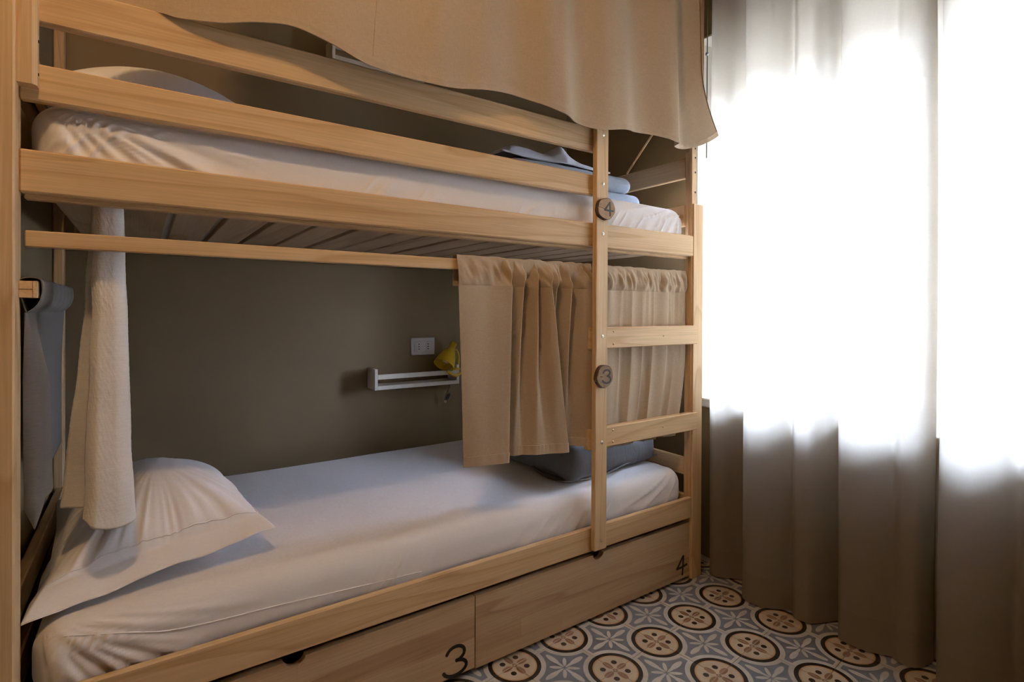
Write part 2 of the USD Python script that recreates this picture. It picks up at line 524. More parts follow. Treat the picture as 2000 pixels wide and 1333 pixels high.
tile_material()
mat('glass_pane', {'f': ('fresnel', {'IOR': 1.45}), 't': ('transparent_bsdf', {'color': (0.96, 0.98, 0.98)}), 'g': ('glossy_bsdf', {'color': (1, 1, 1), 'roughness': 0.02}), 'm': ('mix_closure', {})},
    [('f.fac', 'm.fac'), ('t.BSDF', 'm.closure1'), ('g.BSDF', 'm.closure2')], 'm.closure')
mat('lamp_globe', {'e': ('emission', {'color': LAMP_COLOR, 'strength': LAMP_STRENGTH})}, [], 'e.emission')

# ------------------------------------------------------------------ the room
WX, WB, WL = 2.085, 0.985, -0.055              # window wall, back wall, left end wall (inner faces)
Y0, Y1 = -1.75, 0.150                          # window opening along the wall
ZS, ZT = 0.652, 2.14
CEIL = 2.75
XF, YF = -1.7, -2.7                            # the far ends of the room behind the camera


def bx(x0, x1, y0, y1, z0, z1):
    v = trimesh.creation.box(bounds=[[x0, y0, z0], [x1, y1, z1]])
    return np.array(v.vertices), np.array(v.faces)


floor = struct('floor', bx(XF, WX + 0.3, YF, WB + 0.1, -0.08, -0.003), 'grout', 'patterned cement tile floor')
e1, e2 = np.array([math.cos(TH), math.sin(TH)]), np.array([math.sin(TH), -math.cos(TH)])
small, rest = [], []
T = trimesh.creation.box(bounds=[[0, 0, 0], [1, 1, 1]])
for i in range(-16, 9):
    for j in range(-7, 14):
        c = T0 + (i + 0.5) * TILE * e1 + (j + 0.5) * TILE * e2
        if not (XF < c[0] < WX - 0.06 and YF < c[1] < WB - 0.08):
            continue
        h = TILE / 2 - 0.0006
        rng = meshkit.noise(np.array([[i * 7.3, j * 3.1, 0.5]]), 3)[0]
        top = 0.0 + (rng - 0.5) * 0.0004
        ring, zz = [], []
        for (hh, z) in ((h, -0.004), (h, top - 0.0006), (h - 0.0008, top)):
            for (p, q) in ((-1, -1), (1, -1), (1, 1), (-1, 1)):
                xy = c + p * hh * e1 + q * hh * e2
                ring.append((xy[0], xy[1], z))
        f = []
        for k in range(2):
            for m_ in range(4):
                n_ = (m_ + 1) % 4
                f += [(4 * k + m_, 4 * k + 4 + m_, 4 * k + 4 + n_), (4 * k + m_, 4 * k + 4 + n_, 4 * k + n_)]
        f += [(8, 10, 9), (8, 11, 10)]
        t = (np.array(ring), np.array(f))
        if 0.45 < c[0] < 2.1 and -1.15 < c[1] < 0.12:
            part(floor, 'tile', t, 'cement_tile')
        else:
            rest.append(t)
part(floor, 'tile_field', join(*rest), 'cement_tile', 'further patterned cement tiles', kind='stuff')

struct('wall_back', bx(WL - 0.12, WX + 0.3, WB, WB + 0.1, -0.05, CEIL), 'wall_olive', 'dark olive brown plaster wall behind the bunk bed')
struct('wall_left', bx(WL - 0.12, WL, -0.12, WB, -0.05, CEIL), 'wall_olive', 'olive brown end wall at the head of the bunk bed')
struct('wall_left_far', join(bx(XF - 0.1, XF, YF, 0.0, -0.05, CEIL), bx(XF, WL - 0.12, -0.1, 0.0, -0.05, CEIL)), 'wall_cream', 'cream wall on the far side of the room')
struct('wall_front', bx(XF, WX + 0.3, YF - 0.1, YF, -0.05, CEIL), 'wall_cream', 'cream wall at the near end of the room')
struct('ceiling', bx(XF, WX + 0.3, YF, WB, CEIL, CEIL + 0.1), 'ceiling_white', 'white ceiling')
WO = WX + 0.30
wr = struct('wall_right', join(bx(WX, WO, Y1, WB, -0.05, CEIL), bx(WX, WO, YF, Y0, -0.05, CEIL), bx(WX, WO, Y0, Y1, ZT, CEIL), bx(WX, WO, Y0, Y1, -0.05, ZS - 0.035)),
            'wall_olive', 'olive tan wall with the window in it')
part(wr, 'reveal_lining', join(bx(WX + 0.002, WO, Y1 - 0.006, Y1 + 0.0, ZS, ZT), bx(WX + 0.002, WO, Y0, Y0 + 0.006, ZS, ZT), bx(WX + 0.002, WO, Y0, Y1, ZT - 0.006, ZT)), 'reveal_white',
     'pale plaster lining of the window recess')

win = thing('window_1', 'tall bright window behind the sheer curtains', None, (WX + 0.2, (Y0 + Y1) / 2, ZS), kind='structure')
part(win, 'window_sill', board(WX - 0.028, WO + 0.02, Y0 - 0.02, Y1 + 0.0, ZS - 0.036, ZS, 0.004), 'sill_marble', 'pale stone window sill')
FX0, FX1 = WX + 0.21, WX + 0.25
YM = (Y0 + Y1) / 2
for nm, b in (('frame_rail', (Y0 + .01, Y1 - .01, ZS, ZS + .05)), ('frame_rail', (Y0 + .01, Y1 - .01, ZT - .05, ZT - 0.008)), ('frame_stile', (Y0 + .01, Y0 + .06, ZS + .05, ZT - .05)),
              ('frame_stile', (Y1 - .03, Y1 - .008, ZS + .05, ZT - .05)), ('frame_stile', (YM - .75, YM - .69, ZS + .05, ZT - .05))):
    part(win, nm, board(FX0, FX1, *b, 0.003), 'window_white')
part(win, 'pane', bx(FX0 + .018, FX0 + .022, Y0 + .06, Y1 - .03, ZS + .05, ZT - .05), 'glass_pane')
sh = part(win, 'roller_shutter', bx(WX + .27, WX + .282, Y0 + .005, Y1 - .008, 1.81, ZT - 0.008), 'shutter_tan', 'tan roller shutter, mostly raised')

struct('ground', bx(2.6, 60, -40, 40, -3.4, -3.3), 'pavement', 'sunlit pavement of the street outside')
lamp = thing('ceiling_lamp', 'round opal ceiling lamp above the camera', 'lamp', LAMP_POS)
part(lamp, 'globe', orient(trimesh.creation.icosphere(3, 0.055), (0, 0, 1), LAMP_POS), 'lamp_globe', smooth=True)
part(lamp, 'stem', tube([(LAMP_POS[0], LAMP_POS[1], LAMP_POS[2] + 0.054), (LAMP_POS[0], LAMP_POS[1], CEIL - 0.02)], 0.008), 'brass', smooth=40)
part(lamp, 'ceiling_rose', orient(lathe([(0, 0.03), (0.05, 0.03), (0.05, 0.008), (0.03, 0), (0, 0)]), (0, 0, 1), (LAMP_POS[0], LAMP_POS[1], CEIL - 0.03)), 'brass', smooth=40)

# ------------------------------------------------------------------ the bunk bed
bed = thing('bunk_bed', 'pale pine bunk bed with guard rails, ladder and slatted base', 'bunk bed', (0.93, 0.45, 0))
RL, RR = -0.0035, 1.871                        # rails run between the posts
TK = 0.022                                     # rail thickness


def screw(parent, x, y, z, r=0.0048, m='screw_steel'):
    """a pan head set in a board's front"""
    r = r * 1.15
    h = lathe([(0.0001, 0.0022), (r * 0.25, 0.0012), (r * 0.3, 0.0021), (r * 0.7, 0.0017), (r, 0.0006), (r, -0.002)], 14)
    part(parent, 'screw', orient(h, (0, -1, 0), (x, y, z)), m, smooth=40)


# posts
part(bed, 'corner_post', board(-0.0505, RL, -0.035, 0.023, 0, 2.5, 0.003), 'pine_upright')
part(bed, 'corner_post', board(-0.0535, -0.028, 0.903, 0.955, 0, 2.5, 0.003), 'pine_upright')
part(bed, 'corner_post', join(board(1.868, 1.897, 0.0075, 0.02, 0, 2.5, 0.002), board(1.868, 1.8965, 0.0195, 0.037, 0, 1.606, 0.002)), 'pine_upright')
pf = part(bed, 'ladder_post', join(board(1.8725, 1.928, 0.0005, 0.009, 0, 1.41, 0.0015), board(1.8975, 1.9275, 0.006, 0.04, 0, 1.409, 0.002)), 'pine_upright')
part(bed, 'corner_post', board(1.86, 1.905, 0.90, 0.955, 0, 1.65, 0.003), 'pine_upright')
part(bed, 'canopy_post', board(1.8725, 1.928, 0.0005, 0.0072, 1.66, 2.5, 0.0015), 'pine_upright')
for z in (1.62, 1.585, 1.53, 1.455):
    screw(bed, 1.888, 0.0075, z, 0.0032, 'black_paint')
# long rails
rails = [('guard_rail', 1.517, 1.592), ('guard_rail', 1.377, 1.443), ('side_rail', 1.2125, 1.289)]
for nm, z0, z1 in rails:
    part(bed, nm, board(RL, RR if nm == 'side_rail' else 1.375, 0, TK, z0, z1, 0.003), 'pine_along')
part(bed, 'side_rail', board(RL, RR - 0.003, 0, 0.0165, 0.2335, 0.311, 0.003), 'pine_along')
for z0, z1 in ((1.517, 1.592), (1.2125, 1.289), (0.2335, 0.311)):
    part(bed, 'back_rail', board(-0.004, RR, 0.925, 0.947, z0, z1, 0.003), 'pine_along')
part(bed, 'curtain_rail', board(0.0, 1.868, 0.030, 0.048, 1.119, 1.149, 0.002), 'pine_along')
# end rails at the foot and head
for z0, z1 in ((1.512, 1.589), (1.33, 1.41), (0.385, 0.45), (0.2335, 0.311)):
    part(bed, 'end_rail', board(1.869, 1.889, 0.0375, 0.90, z0, z1, 0.003), 'pine_deep')
    part(bed, 'end_rail', board(-0.046, -0.024, 0.0235, 0.90, z0, z1, 0.003), 'pine_deep')
# bar at the head end, of three laths, that carries the cloth
hb = part(bed, 'head_bar', board(RL, 0.0148, 0.0, 0.56, 1.0262, 1.0408, 0.0008), 'pine_deep')
part(bed, 'head_bar', board(RL, 0.0148, 0.0002, 0.56, 1.0413, 1.056, 0.0008), 'pine_deep')
part(bed, 'head_bar', board(0.0151, 0.0215, 0.0, 0.56, 1.0262, 1.056, 0.0008), 'end_grain', 'paler thin lath of the bar')
# batten over the guard rails
bt = part(bed, 'batten', (lambda v, f: (v, f))(*tomesh(trimesh.convex.convex_hull(np.array([(x, y, z) for z in (1.397, 2.5) for (x, y) in ((RL, -0.0002), (RL, -0.026), (0.017, -0.026), (0.0235, -0.019), (0.0235, -0.0002))])))), 'pine_upright')
for z in (1.42, 1.478):
    v = orient(lathe([(0.0001, 0.0016), (0.0028, 0.0012), (0.0028, -0.002)], 10), (1, 0, 0), (0.0232, -0.010, z))
    part(bt, 'screw', v, 'black_paint')
# ladder
SX0, SX1 = 1.3535, 1.4065
stile = part(bed, 'ladder_stile', board(SX0, SX1, -0.0225, -0.0035, 0.243, 1.5985, 0.0025), 'pine_upright')
for z in (1.568, 1.412, 1.253, 0.926, 0.587, 0.272):
    screw(stile, SX0 + 0.029, -0.0225, z)
for z0, z1 in ((0.884, 0.9535), (0.5615, 0.6275)):
    rg = part(bed, 'rung', board(1.343, 1.896, -0.003, 0.0225, z0, z1, 0.003), 'pine_along')
    for (x, z) in ((1.452, z1 - 0.014), (1.452, z0 + 0.014)):
        screw(rg, x, -0.003, z, 0.0035, 'brass')
    screw(rg, 1.70, -0.003, (z0 + z1) / 2, 0.003, 'brass')
# slats
for k in range(18):
    x0 = 0.030 + k * 0.1035
    if x0 + 0.088 < 1.866:
        part(bed, 'slat', board(x0, x0 + 0.088, 0.024, 0.922, 1.219 + 0.001 * (k % 3), 1.236, 0.002), 'pine_slat')
for z in (1.2125,):
    part(bed, 'slat_bearer', board(0.0, 1.866, 0.0225, 0.046, 1.2045, 1.2185, 0.002), 'pine_along')
    part(bed, 'slat_bearer', board(0.0, 1.866, 0.90, 0.924, 1.195, 1.2185, 0.002), 'pine_along')
part(bed, 'bed_board', board(0.0, 1.866, 0.02, 0.92, 0.240, 0.262, 0.002), 'pine_slat')
# rod for the upper curtain, above the picture
part(bed, 'curtain_rod', tube([(-0.0035, -0.03, 2.42), (1.897, -0.03, 2.42)], 0.012, 12), 'pine_along', smooth=40)
part(bed, 'brace', tube([(1.95, 0.412, 1.618), (1.95, 0.267, 1.756), (1.95, 0.14, 1.876)], 0.0048, 4), 'pine_upright', 'thin pale stick slanting up from the end rail')


# ------------------------------------------------------------------ painted figures
def strokes(lines, w):
    return unary_union([LineString(l).buffer(w / 2, quad_segs=5) for l in lines])


def arc(cx, cy, rx, ry, a0, a1, n=14):
    t = np.radians(np.linspace(a0, a1, n))
    return [(cx + rx * math.cos(x), cy + ry * math.sin(x)) for x in t]


FOUR = [[(0.62, 1.0), (0.30, 0.62), (0.04, 0.33), (0.5, 0.34), (0.98, 0.40)], [(0.66, 0.98), (0.62, 0.6), (0.56, -0.12)]]
FOUR_B = [[(0.60, 1.0), (0.08, 0.38), (0.95, 0.38)], [(0.62, 1.0), (0.64, 0.0)]]
THREE = [arc(0.46, 0.74, 0.36, 0.26, 165, -82) + arc(0.44, 0.24, 0.46, 0.26, 82, -168)]
THREE_B = [arc(0.45, 0.74, 0.34, 0.24, 170, -75) + arc(0.45, 0.25, 0.42, 0.26, 75, -170)]

# ------------------------------------------------------------------ drawers under the bed
for (x0, x1, fig, hx, lab, fx, fz, fh, w) in (
        (0.0, 0.9325, THREE, 0.460, 'pine storage drawer painted with a black 3, left under the bed', 0.838, 0.022, 0.076, 0.009),
        (0.9355, 1.866, FOUR, 1.399, 'pine storage drawer painted with a black 4, right under the bed', 1.793, 0.036, 0.060, 0.0075)):
    d = thing('storage_drawer', lab, 'drawer', ((x0 + x1) / 2, 0.3, 0))
    dz = 0.018 if x0 < 0.5 else 0.014
    prof = sbox(x0, dz, x1, 0.2155).difference(Polygon([(hx + 0.0235 * math.cos(a), 0.2165 + 0.020 * math.sin(a)) for a in np.linspace(0, 2 * math.pi, 40)]))
    m = extrude(prof, 0.018)
    v, f = tomesh(m)
    v = np.stack([v[:, 0], 0.026 - v[:, 2], v[:, 1]], 1)
    fp = part(d, 'front_panel', (v, f), 'rubberwood')
    part(fp, 'painted_number', facing(extrude(strokes(fig, w / fh), 0.0009), fx, 0.0082, fz, fh), 'black_paint', 'black hand painted figure')
    part(d, 'box', join(board(x0 + .02, x0 + .035, 0.027, 0.75, 0.02, 0.19), board(x1 - .035, x1 - .02, 0.027, 0.75, 0.02, 0.19), board(x0 + .036, x1 - .036, 0.735, 0.75, 0.02, 0.19),
                        board(x0 + .036, x1 - .036, 0.027, 0.734, 0.02, 0.03)), 'rubberwood')
    for (wx, wy) in ((x0 + .08, .08), (x1 - .08, .08), (x0 + .08, .68), (x1 - .08, .68)):
        part(d, 'wheel', orient(lathe([(0.0001, -.008), (.01, -.008), (.01, .008), (.0001, .008)], 16), (1, 0, 0), (wx, wy, 0.0102)), 'black_paint')

# ------------------------------------------------------------------ round number signs on the ladder
for (x, z, fig, lab, mt, sq, seed) in ((1.385, 1.331, FOUR_B, 'light wood slice with a black 4 on the ladder, beside the upper mattress', 'slice_wood', (0.037, 0.036), 1),
                                       (1.382, 0.799, THREE_B, 'dark wood slice with a black 3 on the ladder, between the two rungs', 'slice_wood_dark', (0.038, 0.0345), 5)):
    s = thing('number_sign', lab, 'sign', (x, -0.0225, z - 0.035))
    a = np.linspace(0, 2 * np.pi, 48, endpoint=False)
    rr = 1 + 0.05 * np.sin(2 * a + seed) + 0.025 * np.sin(5 * a + 2 * seed)
    ox, oz = sq[0] * rr * np.cos(a), sq[1] * rr * np.sin(a)
    outer = Polygon(np.stack([ox, oz], 1))
    inner = outer.buffer(-0.0022)
    crack = LineString([(-0.05, 0.004), (-0.024, 0.0015), (-0.010, -0.001)]).buffer(0.0007)
    part(s, 'wood_slice', facing(extrude(inner.difference(crack), 0.0135), x, -0.0226, z), mt)
    part(s, 'bark', facing(extrude(outer.difference(inner.buffer(0.0001)), 0.0115), x, -0.0226, z), 'bark')
    w = 0.0055
    fh = 0.042
    part(s, 'painted_number', facing(extrude(strokes(fig, w / fh), 0.0006), x - 0.012, -0.0360, z - 0.021, fh * 1.0), 'black_paint', 'black painted figure')


# ------------------------------------------------------------------ mattresses in white sheets
def mattress(z0, z1, seed, label):
    m = softbox((0.004, 0.026, z0), (1.862, 0.918, z1), 0.055, (0.004, 0.015, 0.005), 10)

    def crest(q, sd, pw=3.0):
        return (1 - np.abs(nz(np.stack([q[0], q[1], 0 * q[0]], 1), (1, 1, 1), sd))) ** pw

    def d(v, n):
        x, z = v[:, 0], v[:, 2]
        side = np.clip((z1 - 0.004 - z) / 0.035, 0, 1) * np.clip((0.30 - v[:, 1]) / 0.2, 0, 1) * np.clip(-n[:, 1] * 1.6 - 0.35, 0, 1)
        dz_ = z1 - z + 0.012
        # pulls fanning out of the two upper corners
        phi = np.arctan2(dz_, np.maximum(x - 0.015, 0.001))
        rad = np.hypot(x, dz_)
        rg = np.random.default_rng(seed)
        fanL = 0 * x
        for a0 in (1.42, 1.22, 1.05, 0.90, 0.76, 0.64, 0.53, 0.43, 0.345, 0.27, 0.205, 0.15):
            a0 += rg.uniform(-0.02, 0.02)
            ph_ = phi + 0.05 * np.sin(rad * 16 + a0 * 9) * a0
            w_, h_, far = rg.uniform(0.020, 0.045) * (0.35 + a0), rg.uniform(0.5, 1.15), rg.uniform(0.22, 0.62)
            dl = ph_ - a0
            fanL = fanL + h_ * np.where(dl > 0, np.exp(-(dl / w_) ** 2), np.exp(-(dl / (2.2 * w_)) ** 2)) * np.clip((far - rad) / (0.55 * far), 0, 1)
        fanL = np.minimum(fanL, 1.4) * np.clip((x - 0.012) / 0.04, 0, 1)
        phr = np.arctan2(dz_, np.maximum(1.852 - x, 0.001))
        fanR = crest((phr ** 0.6 * 7.0, rad * 1.5), seed + 7) * np.clip((x - 1.45) / 0.3, 0, 1)
        k = x - 0.8 * (z - z0)
        patch = np.clip(nz(np.stack([x, 0 * x, 0 * x], 1), (4.2, 1, 1), seed + 8) * 1.4 + 0.1, 0, 1)
        low_ = np.clip((z1 - 0.035 - z) / 0.045, 0, 1)
        gath = crest((k * 34, z * 5), seed + 1) * patch * low_
        return 0.002 * nz(v, (5, 5, 5), seed + 3) + side * (0.0095 * fanL + 0.009 * fanR + 0.006 * gath - 0.003) + 0.0017 * nz(v, (3, 40, 4), seed + 5) * np.clip((n[:, 2] - 0.6) / 0.4, 0, 1)
    v, f = displace(m, d)
    t = thing('mattress', label, 'mattress', (0.93, 0.47, z0))
    part(t, 'fitted_sheet', (v, f), 'sheet_white', smooth=True)
    return t, v


mt_low, v_low = mattress(0.264, 0.414, 11, 'white sheeted mattress of the lower bunk')
mt_up, _ = mattress(1.238, 1.395, 23, 'white sheeted mattress of the upper bunk')
from scipy.spatial import cKDTree
_fr = v_low[(v_low[:, 1] < 0.12)]
_kd = cKDTree(_fr[:, [0, 2]])
_sx = np.linspace(0.055, 0.78, 110)
_sz = PchipInterpolator([0.05, 0.09, 0.15, 0.22, 0.30, 0.42, 0.55, 0.80], [0.394, 0.386, 0.372, 0.352, 0.343, 0.338, 0.330, 0.318])(_sx)
_sy = gaussian_filter(np.array([_fr[_kd.query(q, 6)[1], 1].mean() for q in np.stack([_sx, _sz], 1)]), 3, mode='nearest')
part(mt_low, 'sheet_seam', tube(np.stack([_sx, _sy - 0.0004, _sz], 1), 0.0015, 6), 'sheet_white', smooth=True)


# ------------------------------------------------------------------ pillows
def pillow(name, label, mat_, c00, c10, c11, c01, hgt, fl, seed, floor_z, droop=0.03, belly=0.05, wk=1.0, n=110, m=160):
    """corner points of the flange; a puffed body inside a flat hemmed flange of width fl (in u,v)"""
    u, v = np.meshgrid(np.linspace(0, 1, n), np.linspace(0, 1, m), indexing='ij')
    c00, c10, c11, c01 = map(np.array, (c00, c10, c11, c01))
    base = ((1 - u) * (1 - v))[..., None] * c00 + (u * (1 - v))[..., None] * c10 + (u * v)[..., None] * c11 + ((1 - u) * v)[..., None] * c01
    # the edges are drawn in between the corners
    pin_u, pin_v = 0.035 * np.sin(np.pi * v) * (1 - 2 * u), 0.03 * np.sin(np.pi * u) * (1 - 2 * v)
    L = np.linalg.norm(c10 - c00), np.linalg.norm(c01 - c00)
    base[..., 0] += pin_u * L[0] * 1.2
    base[..., 1] += pin_v * L[1] * 0.8
    a = np.clip((u - fl[0]) / (1 - 2 * fl[0]), 0, 1)
    b = np.clip((v - fl[1]) / (1 - 2 * fl[1]), 0, 1)
    body = (np.clip(4 * a * (1 - a), 0, 1) ** 0.55) * (np.clip(4 * b * (1 - b), 0, 1) ** 0.5)
    # pulls running in from the corners and along the seam
    edge = np.exp(-((1 - np.clip(4 * a * (1 - a), 0, 1)) * 0) - (body / 0.55) ** 2) * (body > 0)
    ang = np.arctan2(v - 0.5, u - 0.5)
    wr = nz(np.stack([ang * 1.0, 0 * u + 0.3, 0 * u], -1), (9, 1, 1), seed) * 0.6 + nz(np.stack([ang, 0 * u + .7, 0 * u], -1), (22, 1, 1), seed + 1) * 0.4
    wr2 = nz(base, (11, 11, 3), seed + 2)
    top = base.copy()
    top[..., 2] += hgt * body + body ** 0.5 * wk * (edge * 0.024 * wr + 0.012 * wr2 * body)
    fz = (body <= 0)
    top[..., 2] += np.where(fz, 0.004 * nz(base, (26, 26, 3), seed + 3), 0)
    # the hem droops; the belly below it bulges out again
    dro = np.where(fz, np.maximum(np.maximum(fl[0] - np.minimum(u, 1 - u), 0) / fl[0], np.maximum(fl[1] - np.minimum(v, 1 - v), 0) / fl[1]), 0)
    top[..., 2] -= droop * dro ** 1.2 * (1 + 0.5 * nz(base, (17, 17, 1), seed + 5))
    bot = base.copy()
    rim_ = np.exp(-((body - 0.45) / 0.25) ** 2) * (body > 0)
    bot[..., 0] += 0.022 * rim_ * np.sign(u - 0.5) * np.exp(-(np.minimum(u, 1 - u) / 0.14) ** 2)
    bot[..., 1] += belly * rim_ * np.sign(v - 0.5) * np.exp(-(np.minimum(v, 1 - v) / 0.14) ** 2)
    bot[..., 2] -= 0.45 * hgt * body + 0.003 + droop * dro ** 1.2 * (1 + 0.5 * nz(base, (17, 17, 1), seed + 5))
    bot[..., 2] = np.maximum(bot[..., 2], floor_z)
    top[..., 2] = np.maximum(top[..., 2], bot[..., 2] + 0.003)
    t = thing(name, label, 'pillow', (base[..., 0].mean(), base[..., 1].mean(), floor_z))
    idx = np.arange(n * m).reshape(n, m)
    vt, ft = grid(top)
    vb, fb = grid(bot)
    N = n * m
    rim = np.concatenate([idx[0, :], idx[1:, -1], idx[-1, -2::-1], idx[-2:0:-1, 0]])
    r2 = np.roll(rim, -1)
    side = np.vstack([np.stack([rim, r2 + N, r2], 1), np.stack([rim, rim + N, r2 + N], 1)])
    part(t, 'pillowcase', (np.vstack([vt, vb]), np.vstack([ft, fb[:, ::-1] + N, side])), mat_, smooth=60)
    if wk > 0.5:
        j, i = int(round(fl[1] * (m - 1))) + 1, int(round(fl[0] * (n - 1))) + 1
        part(t, 'hem_seam', join(tube(top[i:n - i, j] + np.array([0, 0, 0.0002]), 0.0016, 6), tube(top[n - 1 - i, j:m - j] + np.array([0, 0, 0.0002]), 0.0016, 6)), mat_, 'stitched line of the border', smooth=True)
    return t, top


pl, top = pillow('pillow', 'white pillow with a flat hemmed border on the lower bunk', 'pillow_white', (-0.008, 0.052, 0.456), (0.440, 0.120, 0.512), (0.40, 0.72, 0.480), (-0.03, 0.75, 0.480), 0.118, (0.05, 0.075), 3, 0.4185)
pillow('pillow', 'white pillow on the upper bunk, behind the guard rails', 'pillow_white', (-0.02, 0.12, 1.455), (0.47, 0.14, 1.435), (0.47, 0.78, 1.445), (-0.02, 0.78, 1.465), 0.165, (0.03, 0.03), 8, 1.400, droop=0.0, wk=0.25)

# ------------------------------------------------------------------ folded bedding
def wrinkled(lo, hi, r, amp, scale, seed, step=0.012):
    m = softbox(lo, hi, r, step, 5)
    return displace(m, lambda v, n: amp * nz(v, scale, seed) + amp * 0.5 * nz(v, [s * 2.3 for s in scale], seed + 1))


dv = thing('folded_duvet', 'dark grey folded duvet at the foot of the lower bunk', 'duvet', (1.6, 0.35, 0.415))
v, f = wrinkled((1.345, 0.095, 0.4175), (1.853, 0.62, 0.545), 0.05, 0.005, (16, 16, 9), 4)
v[:, 2] = np.clip(v[:, 2], 0.4185, 0.5495)
sk = np.clip((v[:, 2] - 0.415) / 0.13, 0, 1)
v[:, 1] += 0.05 * np.clip((v[:, 0] - 1.40) / 0.45, 0, 1) * (v[:, 1] < 0.4)
crease = np.exp(-((v[:, 0] - 1.352) ** 2 + (v[:, 1] - 0.115) ** 2) / 0.0004)
v[:, 0] += 0.018 * crease * sk
v[:, 1] += 0.018 * crease * sk
part(dv, 'cover', (v, f), 'grey_cotton', smooth=True)
part(dv, 'piping', tube([(1.346, 0.50, 0.430), (1.343, 0.25, 0.430), (1.352, 0.115, 0.430), (1.40, 0.093, 0.432), (1.60, 0.115, 0.436), (1.84, 0.143, 0.442)], 0.0035, 6, 50), 'grey_cotton', smooth=True)
fs = thing('folded_sheet', 'white folded sheet on the grey duvet', 'sheet', (1.65, 0.3, 0.55))
_v, _f = wrinkled((1.48, 0.16, 0.553), (1.765, 0.5, 0.595), 0.018, 0.004, (18, 18, 18), 9)
_v[:, 2] = np.maximum(_v[:, 2], 0.5505)
part(fs, 'cloth', (_v, _f), 'sheet_white', smooth=True)

dv2 = thing('folded_duvet', 'slate blue folded duvet on the upper bunk', 'duvet', (1.45, 0.35, 1.387))
_v, _f = wrinkled((1.16, 0.17, 1.398), (1.775, 0.58, 1.456), 0.0285, 0.004, (12, 12, 12), 14)
_v[:, 2] = np.maximum(_v[:, 2], 1.3995)
part(dv2, 'lower_fold', (_v, _f), 'slate_blue_cotton', smooth=True)
part(dv2, 'upper_fold', wrinkled((1.17, 0.18, 1.459), (1.738, 0.57, 1.521), 0.0305, 0.004, (12, 12, 12), 17), 'slate_blue_cotton', smooth=True)
ps = thing('rumpled_sheet', 'pale blue rumpled sheet on top of the slate blue duvet', 'sheet', (1.4, 0.35, 1.523))
u, w = np.meshgrid(np.linspace(0, 1, 90), np.linspace(0, 1, 50), indexing='ij')
X = 1.135 + 0.50 * u
Yv = 0.19 + 0.33 * w
zp = PchipInterpolator([1.13, 1.165, 1.20, 1.25, 1.30, 1.345, 1.37, 1.42, 1.445, 1.48, 1.56, 1.64], [1.53, 1.545, 1.565, 1.572, 1.568, 1.562, 1.578, 1.592, 1.576, 1.560, 1.545, 1.532])(X)
ed = np.clip(np.minimum(np.minimum(u, 1 - u) / 0.06, np.minimum(w, 1 - w) / 0.12), 0, 1) ** 0.5
Zt = 1.527 + (zp - 1.527) * (0.35 + 0.65 * np.exp(-((w - 0.25 - 0.1 * np.sin(9 * u)) / 0.4) ** 2)) * ed + 0.006 * nz(np.stack([X, Yv, 0 * X], -1), (22, 18, 1), 6) * ed
topP = np.stack([X + 0.012 * nz(np.stack([X, Yv, 0 * X], -1), (9, 9, 1), 7), Yv + 0.02 * nz(np.stack([X, Yv, 0 * X], -1), (7, 7, 1), 8), Zt], -1)
part(ps, 'cloth', grid(topP, 0.006), 'pale_blue_cotton', smooth=50)

# ------------------------------------------------------------------ towel hung from the upper bunk
tw = thing('towel', 'white terry towel hanging from the upper bunk over the pillow', 'towel', (0.11, 0.1, 0.57))
tp = [(0.1005, 0.078), (0.112, 0.071), (0.126, 0.071), (0.138, 0.081), (0.139, 0.093), (0.126, 0.103), (0.112, 0.105), (0.094, 0.103)]
md = [(0.092, 0.082), (0.106, 0.070), (0.128, 0.070), (0.147, 0.084), (0.148, 0.104), (0.126, 0.118), (0.100, 0.120), (0.071, 0.118)]
bp = [(0.083, 0.080), (0.104, 0.060), (0.134, 0.062), (0.160, 0.085), (0.159, 0.112), (0.130, 0.130), (0.090, 0.134), (0.040, 0.128)]
rows = []
NT = 150
for k in range(NT):
    t = k / (NT - 1)
    A, B, C = (np.array(q) for q in (tp, md, bp))
    ctl = (A * (1 - t / 0.5) + B * (t / 0.5)) if t < 0.5 else (B * (1 - (t - 0.5) / 0.5) + C * ((t - 0.5) / 0.5))
    xy = splinek(ctl, 96)
    zt = 1.232
    s = np.linspace(0, 1, 96)
    zb = 0.578 + 0.014 * np.exp(-((s - 0.02) / 0.07) ** 2) + 0.030 * np.clip((s - 0.62) / 0.38, 0, 1) - 0.010 * np.exp(-((s - 0.3) / 0.15) ** 2)
    rows.append(np.column_stack([xy, zt + (zb - zt) * t]))
P = np.array(rows)
P[..., 0] += 0.0025 * nz(P, (10, 10, 14), 2)
P[..., 1] += 0.003 * nz(P, (14, 14, 9), 3)
v, f = grid(P, 0.008)
part(tw, 'terry_cloth', (v + 0.0011 * (meshkit.noise(v * 420, 5) - 0.5)[:, None], f), 'terry_white', smooth=True)
edge = P[:, 0, :]
st = []
for k in range(4, NT, 2):
    c = edge[k]
    s_ = trimesh.creation.icosphere(1, 0.0026)
    st.append((np.array(s_.vertices) * (1.5, 1.0, 0.62) + c + np.array([0.002, -0.004, 0]), np.array(s_.faces)))
part(tw, 'stitched_edge', join(*st), 'terry_white', 'overlocked edge of the towel', smooth=True)

